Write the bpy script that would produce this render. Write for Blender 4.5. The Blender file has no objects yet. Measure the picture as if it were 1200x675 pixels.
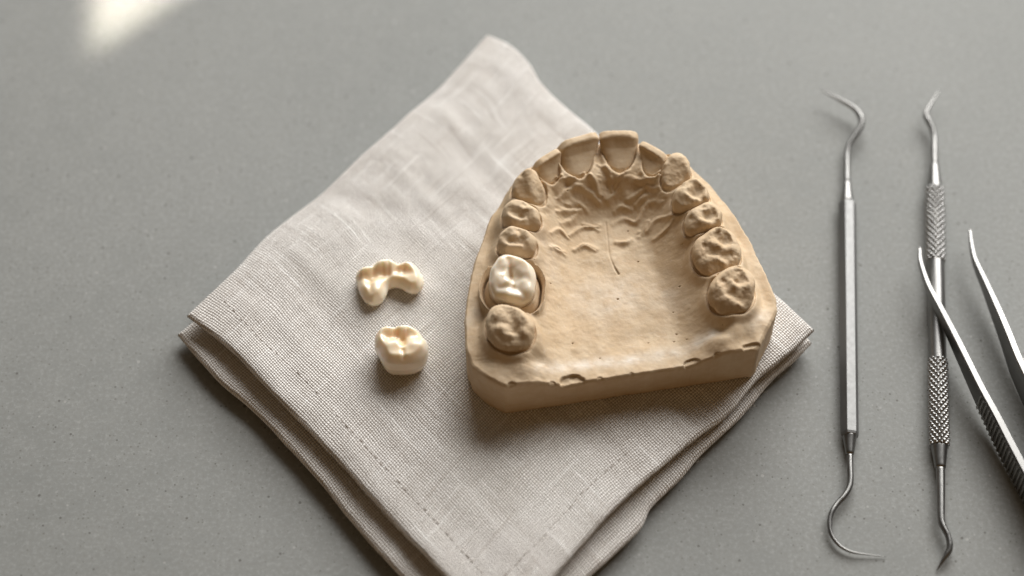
import bpy, math, random
import numpy as np
from mathutils import Vector, Matrix
random.seed(7); RNG = np.random.default_rng(11)
sc = bpy.context.scene
S = 0.001                        # everything below is written in millimetres

# ------------------------------------------------------------------ camera
TILT = math.radians(33.0); DIST = 463.0; LENS = 75.0
cam_d = bpy.data.cameras.new('camera'); cam = bpy.data.objects.new('camera', cam_d)
sc.collection.objects.link(cam); sc.camera = cam
cam.location = Vector((0, -DIST*math.sin(TILT), DIST*math.cos(TILT)))*S
cam.rotation_euler = (TILT, 0, 0)
cam_d.lens = LENS; cam_d.sensor_width = 36.0; cam_d.clip_start = 0.01; cam_d.clip_end = 20
cam_d.dof.use_dof = True; cam_d.dof.aperture_fstop = 6.3

def P(px, py, z=0.0):
    """point of the real place at height z (mm) seen at photo pixel px,py of 1200x675"""
    f = LENS/36.0*1200.0; ct, st = math.cos(TILT), math.sin(TILT)
    a = (px-600.0)/f; b = (337.5-py)/f
    d = np.array([a, st+b*ct, -ct+b*st]); c = np.array([0, -DIST*st, DIST*ct])
    return c + d*((z-c[2])/d[2])
_fp = P(640, 445, 8.0)
cam_d.dof.focus_distance = float(np.dot(_fp-np.array([0, -DIST*math.sin(TILT), DIST*math.cos(TILT)]),
                                 np.array([0, math.sin(TILT), -math.cos(TILT)])))*S

# ------------------------------------------------------------------ world and lamps
w = bpy.data.worlds.new('World'); sc.world = w; w.use_nodes = True
nt = w.node_tree; bg = nt.nodes['Background']
tc = nt.nodes.new('ShaderNodeTexCoord'); sx = nt.nodes.new('ShaderNodeSeparateXYZ')
mr = nt.nodes.new('ShaderNodeMapRange'); cr = nt.nodes.new('ShaderNodeValToRGB')
nt.links.new(tc.outputs['Generated'], sx.inputs[0]); nt.links.new(sx.outputs['Y'], mr.inputs[0])
mr.inputs[1].default_value = -1; mr.inputs[2].default_value = 1
nt.links.new(mr.outputs[0], cr.inputs[0]); nt.links.new(cr.outputs[0], bg.inputs[0])
_e = cr.color_ramp.elements; _m = _e.new(.55)
_e[0].position, _e[0].color = .12, (1.05, 0.64, 0.29, 1)      # warm room behind the photographer
_e[1].position, _e[1].color = .52, (0.10, 0.072, 0.042, 1)     # dim ceiling
_e[2].position, _e[2].color = .88, (0.86, 0.84, 0.80, 1)      # pale wall beside the window
bg.inputs[1].default_value = 0.205

def area(name, loc, target, sx_, sy_, energy, color, spread=math.pi):
    l = bpy.data.lights.new(name, 'AREA'); l.shape = 'RECTANGLE'; l.size = sx_*S; l.size_y = sy_*S
    l.energy = energy; l.color = color; l.spread = spread
    o = bpy.data.objects.new(name, l); sc.collection.objects.link(o)
    o.location = Vector(loc)*S
    o.rotation_euler = (Vector(target)-Vector(loc)).to_track_quat('-Z', 'Y').to_euler()
    return o
# the tall window behind the table, a little to the right
area('window_light', (275, 660, 535), (0, 0, 0), 880, 580, 17.6, (1.0, .995, .98))

# narrow sunbeam: a collimated lamp whose corner falls on the table at the photo's upper left
def sunbeam():
    V = P(113, 54, 0); A = P(106, -70, 0); Bp = P(262, -40, 0)
    e1 = (A-V)/np.linalg.norm(A-V); e2 = (Bp-V)/np.linalg.norm(Bp-V)
    bis = (e1+e2)/np.linalg.norm(e1+e2); k = float(np.dot(bis, e1)); dh = math.sqrt(float(np.dot(e1, e2)))/k
    d = -bis*dh; d[2] = -math.sqrt(max(1e-6, 1-dh*dh))
    x = e1-d*np.dot(e1, d); y = e2-d*np.dot(e2, d); x /= np.linalg.norm(x); y /= np.linalg.norm(y)
    sz = 42.0; O = V - d*190.0; C = O + x*sz/2 + y*sz/2
    l = bpy.data.lights.new('sunbeam', 'AREA'); l.shape = 'RECTANGLE'; l.size = sz*S; l.size_y = sz*S
    l.energy = 0.029; l.color = (1.0, .90, .78); l.spread = math.radians(3.5)
    o = bpy.data.objects.new('sunbeam', l); sc.collection.objects.link(o)
    zc = -d; xc = x; yc = np.cross(zc, xc)
    m = Matrix(((xc[0], yc[0], zc[0], 0), (xc[1], yc[1], zc[1], 0), (xc[2], yc[2], zc[2], 0), (0, 0, 0, 1)))
    o.matrix_world = Matrix.Translation(Vector(C)*S) @ m
sunbeam()

sc.view_settings.view_transform = 'Standard'; sc.view_settings.look = 'None'
sc.view_settings.exposure = 0.0; sc.view_settings.gamma = 1.0
sc.render.engine = 'CYCLES'

# ------------------------------------------------------------------ numpy noise
def _hash(ix, iy, iz, seed):
    h = (ix.astype(np.int64)*374761393 + iy.astype(np.int64)*668265263 + iz.astype(np.int64)*2147483647 + seed*974711) & 0xffffffff
    h = ((h ^ (h >> 13))*1274126177) & 0xffffffff
    h = ((h ^ (h >> 15))*2246822519) & 0xffffffff
    return ((h ^ (h >> 16)) & 0xffffff).astype(np.float32)/float(0xffffff)*2-1
def vnoise(x, y, z=0.0, seed=0):
    x = np.asarray(x, dtype=np.float64); y = np.asarray(y, dtype=np.float64)+0*x; z = np.asarray(z, dtype=np.float64)+0*x
    ix, iy, iz = np.floor(x), np.floor(y), np.floor(z)
    fx, fy, fz = x-ix, y-iy, z-iz
    fx = fx*fx*fx*(fx*(fx*6-15)+10); fy = fy*fy*fy*(fy*(fy*6-15)+10); fz = fz*fz*fz*(fz*(fz*6-15)+10)
    def h(a, b, c): return _hash(ix+a, iy+b, iz+c, seed)
    x00 = h(0,0,0)*(1-fx)+h(1,0,0)*fx; x10 = h(0,1,0)*(1-fx)+h(1,1,0)*fx
    x01 = h(0,0,1)*(1-fx)+h(1,0,1)*fx; x11 = h(0,1,1)*(1-fx)+h(1,1,1)*fx
    return (x00*(1-fy)+x10*fy)*(1-fz)+(x01*(1-fy)+x11*fy)*fz
def fbm(x, y, z=0.0, seed=0, octv=3):
    s = 0; a = 1.0; n = 0
    for o in range(octv):
        s = s + a*vnoise(x*2**o+o*17.3, y*2**o+o*5.1, z*2**o if not np.isscalar(z) else z, seed+o); n += a; a *= .5
    return s/n
def smooth(a, b, x):
    t = np.clip((x-a)/(b-a), 0, 1); return t*t*(3-2*t)
def smax(a, b, k):
    h = np.clip(.5+.5*(a-b)/k, 0, 1); return b*(1-h)+a*h+k*h*(1-h)
def segd(x, y, a, b):
    ax, ay = a; bx, by = b; dx, dy = bx-ax, by-ay; L2 = dx*dx+dy*dy+1e-9
    t = np.clip(((x-ax)*dx+(y-ay)*dy)/L2, 0, 1)
    return np.hypot(x-ax-t*dx, y-ay-t*dy)

# ------------------------------------------------------------------ object helpers
LOC = {}
def thing(name, label, cat, loc, group=None):
    o = bpy.data.objects.new(name, None); sc.collection.objects.link(o)
    o.empty_display_size = .005; o.location = Vector(loc)*S; LOC[o] = np.array(loc, float)
    o['label'] = label; o['category'] = cat
    if group: o['group'] = group
    return o
def mk(name, verts, faces, mat, parent=None, shade=True, label=None, attrs=None, uvs=None, loc=None):
    """one mesh object; verts in world mm"""
    verts = np.asarray(verts, float)
    base = LOC[parent] if parent is not None else (np.array(loc, float) if loc is not None else np.zeros(3))
    me = bpy.data.meshes.new(name)
    me.from_pydata(((verts-base)*S).tolist(), [], [list(map(int, f)) for f in faces] if not isinstance(faces, np.ndarray) else faces.tolist())
    me.validate(); me.update()
    if shade: me.polygons.foreach_set('use_smooth', [True]*len(me.polygons))
    if attrs:
        for k, val in attrs.items():
            a = me.attributes.new(k, 'FLOAT', 'POINT'); a.data.foreach_set('value', np.asarray(val, np.float32))
    if uvs is not None:
        ul = me.uv_layers.new(name='UVMap'); li = np.empty(len(me.loops), np.int32); me.loops.foreach_get('vertex_index', li)
        ul.data.foreach_set('uv', np.asarray(uvs, np.float32)[li].ravel())
    me.materials.append(mat)
    o = bpy.data.objects.new(name, me); sc.collection.objects.link(o)
    if parent is not None: o.parent = parent; LOC[o] = base
    else: o.location = Vector(base)*S; LOC[o] = base
    if label: o['label'] = label
    return o

def surface_nets(F, lo, hi, res):
    n = [max(4, int(math.ceil((hi[i]-lo[i])/res))+1) for i in range(3)]
    ax = [lo[i]+np.arange(n[i])*res for i in range(3)]
    X, Y, Z = np.meshgrid(*ax, indexing='ij'); V = F(X, Y, Z); ins = V < 0
    c = [m-1 for m in n]
    acc = np.zeros((*c, 3)); cnt = np.zeros(c)
    offs = [(i, j, k) for i in (0,1) for j in (0,1) for k in (0,1)]
    def sl(o): return tuple(slice(o[i], o[i]+c[i]) for i in range(3))
    for a in offs:
        for d in range(3):
            if a[d] == 1: continue
            b = list(a); b[d] = 1
            va, vb = V[sl(a)], V[sl(b)]
            m = (va < 0) != (vb < 0)
            t = np.where(m, va/np.where(m, va-vb, 1), 0)
            for e in range(3):
                p = a[e] + (t if e == d else 0)
                acc[..., e] += np.where(m, p, 0)
            cnt += m
    act = cnt > 0; idx = -np.ones(c, int); idx[act] = np.arange(act.sum())
    cell = np.stack(np.nonzero(act), 1)
    verts = (cell + acc[act]/cnt[act][:, None])*res + np.array(lo)
    faces = []
    for d in range(3):
        e1, e2 = [(1, 2), (2, 0), (0, 1)][d]
        s0 = [slice(None)]*3; s1 = [slice(None)]*3
        s0[d] = slice(0, n[d]-1); s1[d] = slice(1, n[d])
        a, b = ins[tuple(s0)], ins[tuple(s1)]
        ch = np.stack(np.nonzero(a != b), 1)
        ok = (ch[:, e1] > 0) & (ch[:, e2] > 0) & (ch[:, e1] < n[e1]-1) & (ch[:, e2] < n[e2]-1); ch = ch[ok]
        sg = a[tuple(ch.T)]
        def g(o1, o2):
            q = ch.copy(); q[:, e1] -= o1; q[:, e2] -= o2; return idx[tuple(q.T)]
        f = np.stack([g(1, 1), g(0, 1), g(0, 0), g(1, 0)], 1)
        f[~sg] = f[~sg][:, ::-1]; faces.append(f)
    # pull the vertices onto the true surface
    for _ in range(2):
        x, y, z = verts.T; h = res*.25; f0 = F(x, y, z)
        gx = (F(x+h, y, z)-f0)/h; gy = (F(x, y+h, z)-f0)/h; gz = (F(x, y, z+h)-f0)/h
        g2 = gx*gx+gy*gy+gz*gz+1e-6; st = np.clip(f0/g2, -res*.5, res*.5)
        verts = verts - (np.stack([gx, gy, gz], 1).T*st).T*.8
    return verts, np.concatenate(faces)

def catmull(pts, n):
    p = np.asarray(pts, float); p = np.vstack([2*p[0]-p[1], p, 2*p[-1]-p[-2]])
    m = len(p)-3; out = []
    for t in np.linspace(0, m, n):
        i = min(int(t), m-1); u = t-i; a, b, c, d = p[i:i+4]
        out.append(.5*((2*b)+(-a+c)*u+(2*a-5*b+4*c-d)*u*u+(-a+3*b-3*c+d)*u**3))
    return np.array(out)

def sweep(path, radii, nseg=24, cap=True, rfun=None, phase=0.0, flat=1.0):
    """closed tube along path; rfun(i, theta) multiplies the radius"""
    path = np.asarray(path, float); n = len(path)
    T = np.gradient(path, axis=0); T /= np.linalg.norm(T, axis=1)[:, None]
    up = np.array([0, 0, 1.0]); N = np.cross(T[0], up)
    if np.linalg.norm(N) < 1e-3: N = np.array([1.0, 0, 0])
    N /= np.linalg.norm(N); th = np.arange(nseg)/nseg*2*math.pi+phase
    V = []
    for i in range(n):
        N = N - T[i]*np.dot(N, T[i]); N /= np.linalg.norm(N); B = np.cross(N, T[i])
        r = radii[i]*(rfun(i, th) if rfun else np.ones(nseg))
        V.append(path[i]+np.outer(np.cos(th)*r, N)+np.outer(np.sin(th)*r*flat, B))
    V = np.concatenate(V); F = []
    for i in range(n-1):
        for j in range(nseg):
            k = (j+1) % nseg
            F.append((i*nseg+j, i*nseg+k, (i+1)*nseg+k, (i+1)*nseg+j))
    if cap: F.append(tuple(range(nseg-1, -1, -1))); F.append(tuple((n-1)*nseg+j for j in range(nseg)))
    return V, F

# ------------------------------------------------------------------ materials
class NT:
    def __init__(s, name):
        s.m = bpy.data.materials.new(name); s.m.use_nodes = True; s.t = s.m.node_tree; s.b = s.t.nodes['Principled BSDF']
    def n(s, typ, **kw):
        nd = s.t.nodes.new(typ)
        for k, v in kw.items():
            if hasattr(nd, k): setattr(nd, k, v)
            else: nd.inputs[k].default_value = v
        return nd
    def l(s, a, b): s.t.links.new(a, b)
    def coord(s, kind='Object', scale=1000.0):
        c = s.n('ShaderNodeTexCoord'); v = s.n('ShaderNodeVectorMath', operation='SCALE'); v.inputs['Scale'].default_value = scale
        s.l(c.outputs[kind], v.inputs[0]); return v.outputs[0]
    def noise(s, vec, scale, detail=3, rough=.5, dim='3D'):
        n = s.n('ShaderNodeTexNoise'); n.inputs['Scale'].default_value = scale; n.inputs['Detail'].default_value = detail
        n.inputs['Roughness'].default_value = rough; s.l(vec, n.inputs['Vector']); return n.outputs['Fac']
    def ramp(s, fac, stops):
        r = s.n('ShaderNodeValToRGB'); e = r.color_ramp.elements
        while len(e) > len(stops): e.remove(e[-1])
        while len(e) < len(stops): e.new(1)
        for q, (p, c) in zip(e, stops):
            q.position = p; q.color = (*c, 1) if not np.isscalar(c) else (c, c, c, 1)
        s.l(fac, r.inputs[0]); return r.outputs[0]
    def math(s, op, a, b=None, c=None):
        m = s.n('ShaderNodeMath', operation=op)
        for i, v in enumerate((a, b, c)):
            if v is None: continue
            if np.isscalar(v): m.inputs[i].default_value = v
            else: s.l(v, m.inputs[i])
        return m.outputs[0]
    def mix(s, fac, a, b, mode='MIX'):
        m = s.n('ShaderNodeMix', data_type='RGBA', blend_type=mode)
        for i, v in ((0, fac), (6, a), (7, b)):
            if isinstance(v, (int, float)): m.inputs[i].default_value = v
            elif isinstance(v, tuple): m.inputs[i].default_value = (*v, 1)
            else: s.l(v, m.inputs[i])
        return m.outputs[2]
    def bump(s, h, dist, strength=1.0, prev=None):
        b = s.n('ShaderNodeBump'); b.inputs['Distance'].default_value = dist*S; b.inputs['Strength'].default_value = strength
        s.l(h, b.inputs['Height'])
        if prev is not None: s.l(prev, b.inputs['Normal'])
        return b.outputs[0]
    def set(s, **kw):
        for k, v in kw.items():
            k = k.replace('_', ' ')
            if isinstance(v, tuple): s.b.inputs[k].default_value = (*v, 1) if len(v) == 3 and s.b.inputs[k].type == 'RGBA' else v
            elif np.isscalar(v): s.b.inputs[k].default_value = v
            else: s.l(v, s.b.inputs[k])

def mat_table():
    m = NT('stone_composite'); v = m.coord()
    big = m.noise(v, .012, 4); mid = m.noise(v, .16, 4, .6); fine = m.noise(v, 1.1, 5, .75)
    col = m.mix(m.ramp(big, [(.3, 0.), (.7, 1.)]), (.220, .227, .217), (.268, .273, .262))
    col = m.mix(m.math('MULTIPLY', m.ramp(mid, [(.35, 0.), (.65, 1.)]), .5), col, (.300, .304, .292))
    col = m.mix(m.ramp(fine, [(.32, .75), (.58, 0.)]), col, (.215, .212, .198))
    col = m.mix(m.ramp(fine, [(.54, 0.), (.76, .40)]), col, (.46, .455, .44))
    def specks(scale, rad, keep, color, c, seed):
        vo = m.n('ShaderNodeTexVoronoi'); vo.inputs['Scale'].default_value = scale
        a = m.n('ShaderNodeVectorMath', operation='ADD'); a.inputs[1].default_value = (seed, seed*1.7, 0); m.l(v, a.inputs[0]); m.l(a.outputs[0], vo.inputs['Vector'])
        sp = m.n('ShaderNodeSeparateColor'); m.l(vo.outputs['Color'], sp.inputs[0])
        r = m.math('MULTIPLY', sp.outputs[1], rad)
        near = m.ramp(m.math('SUBTRACT', vo.outputs['Distance'], r), [(0., 1.), (.06, 0.)])
        k = m.math('MULTIPLY', near, m.math('LESS_THAN', sp.outputs[0], keep))
        return m.mix(m.math('MULTIPLY', k, c), col, color)
    col = specks(.62, .17, .20, (.10, .095, .085), .75, 3.1)
    col = specks(1.15, .24, .42, (.14, .135, .12), .62, 9.7)
    col = specks(.62, .20, .09, (.50, .49, .47), .35, 21.3)
    b = m.bump(fine, .05, .35)
    m.set(Base_Color=col, Roughness=m.ramp(mid, [(.3, .62), (.7, .74)]), Normal=b, Specular_IOR_Level=.22)
    return m.m

def mat_linen(tone=(1, 1, 1)):
    m = NT('linen'); c = m.n('ShaderNodeUVMap'); c.uv_map = 'UVMap'
    v = c.outputs[0]; p = .56
    wob = m.n('ShaderNodeTexNoise'); wob.inputs['Scale'].default_value = .045; wob.inputs['Detail'].default_value = 3; m.l(v, wob.inputs['Vector'])
    off = m.n('ShaderNodeVectorMath', operation='MULTIPLY_ADD'); m.l(wob.outputs['Color'], off.inputs[0])
    off.inputs[1].default_value = (2.6, 2.6, 0); m.l(v, off.inputs[2])
    jit = m.n('ShaderNodeTexNoise'); jit.inputs['Scale'].default_value = .9; jit.inputs['Detail'].default_value = 2; m.l(v, jit.inputs['Vector'])
    of2 = m.n('ShaderNodeVectorMath', operation='MULTIPLY_ADD'); m.l(jit.outputs['Color'], of2.inputs[0]); of2.inputs[1].default_value = (.42, .42, 0); m.l(off.outputs[0], of2.inputs[2]); off = of2
    sp = m.n('ShaderNodeSeparateXYZ'); m.l(off.outputs[0], sp.inputs[0]); u, w_ = sp.outputs[0], sp.outputs[1]
    su = m.math('ABSOLUTE', m.math('SINE', m.math('MULTIPLY', u, math.pi/p)))
    sv = m.math('ABSOLUTE', m.math('SINE', m.math('MULTIPLY', w_, math.pi/p)))
    iu = m.math('FLOOR', m.math('DIVIDE', u, p)); iv = m.math('FLOOR', m.math('DIVIDE', w_, p))
    par = m.math('ABSOLUTE', m.math('MODULO', m.math('ADD', iu, iv), 2.0))
    h = m.math('POWER', m.math('MULTIPLY', su, sv), .55)
    def thread(i, other):                            # per thread tone, fading in and out along its length
        cb = m.n('ShaderNodeCombineXYZ'); m.l(m.math('MULTIPLY', i, 7.31), cb.inputs[0]); m.l(m.math('MULTIPLY', other, .045), cb.inputs[1])
        return m.noise(cb.outputs[0], 1.0, 2, .5)
    tu = thread(iu, w_); tv = thread(m.math('ADD', iv, 400.5), u)
    slub = m.math('ADD', m.ramp(tu, [(.60, 0.), (.74, 1.)]), m.ramp(tv, [(.60, 0.), (.74, 1.)]))
    thin = m.math('ADD', m.ramp(tu, [(.26, 1.), (.44, 0.)]), m.ramp(tv, [(.26, 1.), (.44, 0.)]))
    big = m.noise(v, .06, 3)
    base = m.mix(m.ramp(big, [(.3, 0.), (.7, 1.)]), (.83*tone[0], .795*tone[1], .750*tone[2]), (.89*tone[0], .86*tone[1], .825*tone[2]))
    col = m.mix(m.math('MULTIPLY', par, .16), base, (.62, .56, .50))
    gap = m.ramp(h, [(.10, 1.), (.72, 0.)])
    col = m.mix(m.math('MULTIPLY', gap, .85), col, (.25, .205, .165))
    col = m.mix(m.math('MULTIPLY', slub, .62), col, (.93, .905, .87))
    col = m.mix(m.math('MULTIPLY', thin, .30), col, (.44, .38, .33))
    fuzz = m.noise(v, 2.6, 3, .7)
    hh = m.math('ADD', h, m.math('ADD', m.math('MULTIPLY', slub, .5), m.math('MULTIPLY', fuzz, .5)))
    b = m.bump(hh, .22, 1.0)
    m.set(Base_Color=col, Roughness=.9, Normal=b, Sheen_Weight=.25, Sheen_Roughness=.5, Specular_IOR_Level=.15)
    return m.m

def mat_plaster(name='dental_stone', k=1.0):
    m = NT(name); v = m.coord()
    big = m.noise(v, .07, 4, .55); mid = m.noise(v, .35, 4, .6); fine = m.noise(v, 1.7, 7, .72)
    col = m.mix(m.ramp(big, [(.32, 0.), (.68, 1.)]), (.560*k, .418*k, .268*k), (.620*k, .490*k, .340*k))
    col = m.mix(m.ramp(mid, [(.38, .40), (.62, 0.)]), col, (.51*k, .355*k, .205*k))
    ch = m.n('ShaderNodeAttribute'); ch.attribute_name = 'chalk'
    cw = m.math('MULTIPLY', ch.outputs['Fac'], m.ramp(mid, [(.3, .35), (.6, 1.)]))
    col = m.mix(cw, col, (.76, .69, .60))
    pt = m.n('ShaderNodeAttribute'); pt.attribute_name = 'recess_shade'
    col = m.mix(pt.outputs['Fac'], col, (.085, .05, .028))  # shade of grooves, chips and hollows painted into the stone colour
    vo = m.n('ShaderNodeTexVoronoi'); vo.inputs['Scale'].default_value = .55; m.l(v, vo.inputs['Vector'])
    sp = m.n('ShaderNodeSeparateColor'); m.l(vo.outputs['Color'], sp.inputs[0])
    pit = m.math('MULTIPLY', m.ramp(vo.outputs['Distance'], [(.05, 1.), (.13, 0.)]), m.math('LESS_THAN', sp.outputs[0], .05))
    col = m.mix(m.math('MULTIPLY', pit, .35), col, (.20, .125, .065))  # pit colour darkened to stand in for the shade inside
    b = m.bump(m.math('SUBTRACT', m.math('MULTIPLY', fine, .35), pit), .17, .7)
    st = m.n('ShaderNodeVectorMath', operation='MULTIPLY'); st.inputs[1].default_value = (.10, .55, 1.6); m.l(v, st.inputs[0])
    scr = m.noise(st.outputs[0], 1.3, 5, .7); col = m.mix(m.ramp(scr, [(.56, 0.), (.72, .30)]), col, (.72, .63, .51))
    col = m.mix(m.ramp(m.noise(v, .22, 6, .7), [(.52, 0.), (.66, .28)]), col, (.47, .325, .205))
    b = m.bump(scr, .06, .35, b)
    b = m.bump(mid, .12, .2, b)
    m.set(Base_Color=col, Roughness=.68, Normal=b, Specular_IOR_Level=.25,
          Subsurface_Weight=.04, Subsurface_Radius=(1.0, .6, .3), Subsurface_Scale=.0006)
    return m.m

def mat_ceramic(name, base, amber, sss=.55):
    m = NT(name); v = m.coord()
    at = m.n('ShaderNodeAttribute'); at.attribute_name = 'stain'
    n = m.noise(v, .5, 3)
    col = m.mix(at.outputs['Fac'], base, amber)
    col = m.mix(m.ramp(n, [(.3, .22), (.7, 0.)]), col, tuple(x*.86 for x in base))
    fine = m.noise(v, 1.3, 2)
    m.set(Base_Color=col, Roughness=.24, Normal=m.bump(fine, .05, .35), Specular_IOR_Level=.5, Coat_Weight=.3, Coat_Roughness=.10,
          Subsurface_Weight=sss, Subsurface_Radius=(1.0, .80, .55), Subsurface_Scale=.0020)
    return m.m

def mat_steel(name, base, rough, brushed=.15):
    m = NT(name); v = m.coord()
    n = m.noise(v, .9, 4, .6); fine = m.noise(v, 5.0, 2)
    col = m.mix(m.ramp(n, [(.35, .25), (.65, 0.)]), base, tuple(x*.8 for x in base))
    m.set(Base_Color=col, Metallic=1.0, Roughness=m.ramp(n, [(.3, rough*.92), (.7, rough*1.12)]), Normal=m.bump(fine, .02, brushed))
    return m.m

def mat_simple(name, col, rough=.8):
    m = NT(name); v = m.coord(); n = m.noise(v, 1.0, 3)
    m.set(Base_Color=m.mix(m.ramp(n, [(.3, .3), (.7, 0.)]), col, tuple(x*.75 for x in col)), Roughness=rough); return m.m

TABLE = mat_table(); LINEN = mat_linen(); PLASTER = mat_plaster(); PLASTER_T = mat_plaster('dental_stone_teeth', .97)
CER_W = mat_ceramic('glazed_ceramic_white', (.835, .735, .59), (.60, .38, .18), .5)
CER_A = mat_ceramic('glazed_ceramic_ivory', (.885, .785, .63), (.82, .585, .30), .6)
STEEL = mat_steel('satin_steel', (.215, .213, .208), .52, .04)
STEEL_P = mat_steel('polished_steel', (.24, .235, .226), .36, .04)
STEEL_K = mat_steel('knurled_steel', (.40, .395, .385), .34, .04)
STEEL_D = mat_steel('dark_steel', (.42, .405, .38), .24)
THREAD = mat_simple('stitch_thread', (.30, .25, .21))
FUZZ = mat_simple('linen_fibre', (.62, .56, .50))

# ------------------------------------------------------------------ table
def build_table():
    x0, x1, y0, y1, t, r = -520, 560, -330, 640, 30, 2.0
    V = []; rings = [(0, -t), (0, -r), (r*.3, -r*.3), (r, 0)]
    for ins, z in rings:
        V += [(x0+ins, y0+ins, z), (x1-ins, y0+ins, z), (x1-ins, y1-ins, z), (x0+ins, y1-ins, z)]
    F = [(i*4+j, i*4+(j+1) % 4, (i+1)*4+(j+1) % 4, (i+1)*4+j) for i in range(3) for j in range(4)]
    F += [(12, 13, 14, 15), (3, 2, 1, 0)]
    o = mk('tabletop', V, F, TABLE, shade=False); o['kind'] = 'structure'
    o['label'] = 'grey speckled stone tabletop under everything'
build_table()

# ------------------------------------------------------------------ napkin
ZN = 8.2                                         # top of the folded napkin
def poly_world(pts, z): return np.array([P(x, y, z)[:2] for x, y in pts])
def resample(pts, n=None, step=None):
    p = np.asarray(pts, float); d = np.r_[0, np.cumsum(np.linalg.norm(np.diff(p, axis=0), axis=1))]
    t = np.linspace(0, d[-1], n if n else max(2, int(d[-1]/step)))
    return np.stack([np.interp(t, d, p[:, k]) for k in range(p.shape[1])], 1)

def coons(LB, TR, LT, BR, us, vs):
    def ev(pl, t):
        d = np.r_[0, np.cumsum(np.linalg.norm(np.diff(pl, axis=0), axis=1))]; d /= d[-1]
        return np.stack([np.interp(t, d, pl[:, k]) for k in (0, 1)], -1)
    sm = lambda p: catmull(p, 120)
    LB, TR, LT, BR = map(sm, (LB, TR, LT, BR))
    c0, c1, d0, d1 = ev(LB, us), ev(TR, us), ev(LT, vs), ev(BR, vs)
    U = us[:, None, None]; W = vs[None, :, None]
    L, B_, T, R = LB[0], LB[-1], TR[0], TR[-1]
    return ((1-W)*c0[:, None]+W*c1[:, None]+(1-U)*d0[None]+U*d1[None]
            -((1-U)*(1-W)*L+U*(1-W)*B_+(1-U)*W*T+U*W*R))

def napkin_layer(name, bounds, zb, zt, th, seed, parent, wr_amp, footprint):
    LB, TR, LT, BR = bounds
    e = np.r_[np.array([0, .0006, .0015, .003, .005, .008, .012, .017, .024]), np.linspace(.032, .968, 230), 1-np.array([.024, .017, .012, .008, .005, .003, .0015, .0006, 0])]
    G = coons(LB, TR, LT, BR, e, e); n = len(e)
    du = np.linalg.norm(LB[-1]-LB[0]); dv = np.linalg.norm(LT[-1]-LT[0])
    UU, VV = np.meshgrid(e*du, e*dv, indexing='ij')
    X, Y = G[..., 0], G[..., 1]
    ed = np.minimum(np.minimum(UU, du-UU), np.minimum(VV, dv-VV))
    # wavy edge
    k = np.exp(-ed/5.0)
    X = X + k*.22*fbm(X*.09, Y*.09, 2.0, seed+3); Y = Y + k*.22*fbm(X*.09, Y*.09, 7.0, seed+4)
    r = th/2; rr = r*1.05
    q = np.clip(1-ed/rr, 0, 1); drop = r*(1-np.sqrt(np.clip(1-q*q, 0, 1)))
    wr = wr_amp*(.42*fbm(UU*.045, VV*.11, 0, seed, 2)+.30*fbm(UU*.10+9, VV*.04, 0, seed+9, 2)+.15*fbm(UU*.22, VV*.13, 3, seed+5, 2)+.05*fbm(UU*.45, VV*.5, 3, seed+15)+.03*fbm(UU*.9, VV*.9, 1, seed+6))
    soft = .45*np.exp(-(ed/9.0)**2)*wr_amp           # a folded edge is a touch plumper than the middle
    wr = wr + soft*.3 - .15*wr_amp
    if footprint:
        for (cx, cy, rad) in footprint:
            m = smooth(rad*1.25, rad*.85, np.hypot(X-cx, Y-cy)); wr = wr*(1-m) + m*np.minimum(wr, .05)
    for (a, b, s_, amp) in (CREASES if wr_amp > .8 else []):
        wr = wr + .9*amp*np.exp(-(segd(X, Y, a, b)/s_)**2)
    lift = smooth(0, 3.0, ed)
    top = zt - drop + wr*lift
    sag = np.abs(fbm(UU*.05, VV*.05, 5, seed+2, 2))*1.1
    top = top - sag*np.exp(-ed/5.0)*(1 if zb > .5 else .5)
    under = smooth(1.0, 6.0, ed); lowz = (zt-th+drop-sag*np.exp(-ed/5.0)*(1 if zb > .5 else .5))*(1-under)+zb*under
    lowz = np.minimum(lowz, top-.02*(ed > 0))
    tv = np.stack([X, Y, top], -1).reshape(-1, 3)
    inner = (np.arange(n*n).reshape(n, n))
    bidx = -np.ones((n, n), int); mask = np.ones((n, n), bool); mask[0] = mask[-1] = False; mask[:, 0] = mask[:, -1] = False
    bidx[mask] = n*n+np.arange(mask.sum()); bidx[~mask] = inner[~mask]
    bv = np.stack([X, Y, lowz], -1)[mask]
    uv = np.stack([UU, VV], -1); uvs = np.concatenate([uv.reshape(-1, 2), uv[mask]])
    a = inner; b = bidx
    f1 = np.stack([a[:-1, :-1], a[1:, :-1], a[1:, 1:], a[:-1, 1:]], -1).reshape(-1, 4)
    f2 = np.stack([b[:-1, :-1], b[:-1, 1:], b[1:, 1:], b[1:, :-1]], -1).reshape(-1, 4)
    o = mk(name, np.concatenate([tv, bv]), np.concatenate([f1, f2]), LINEN, parent, uvs=uvs)
    return o, (X, Y, top)

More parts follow.
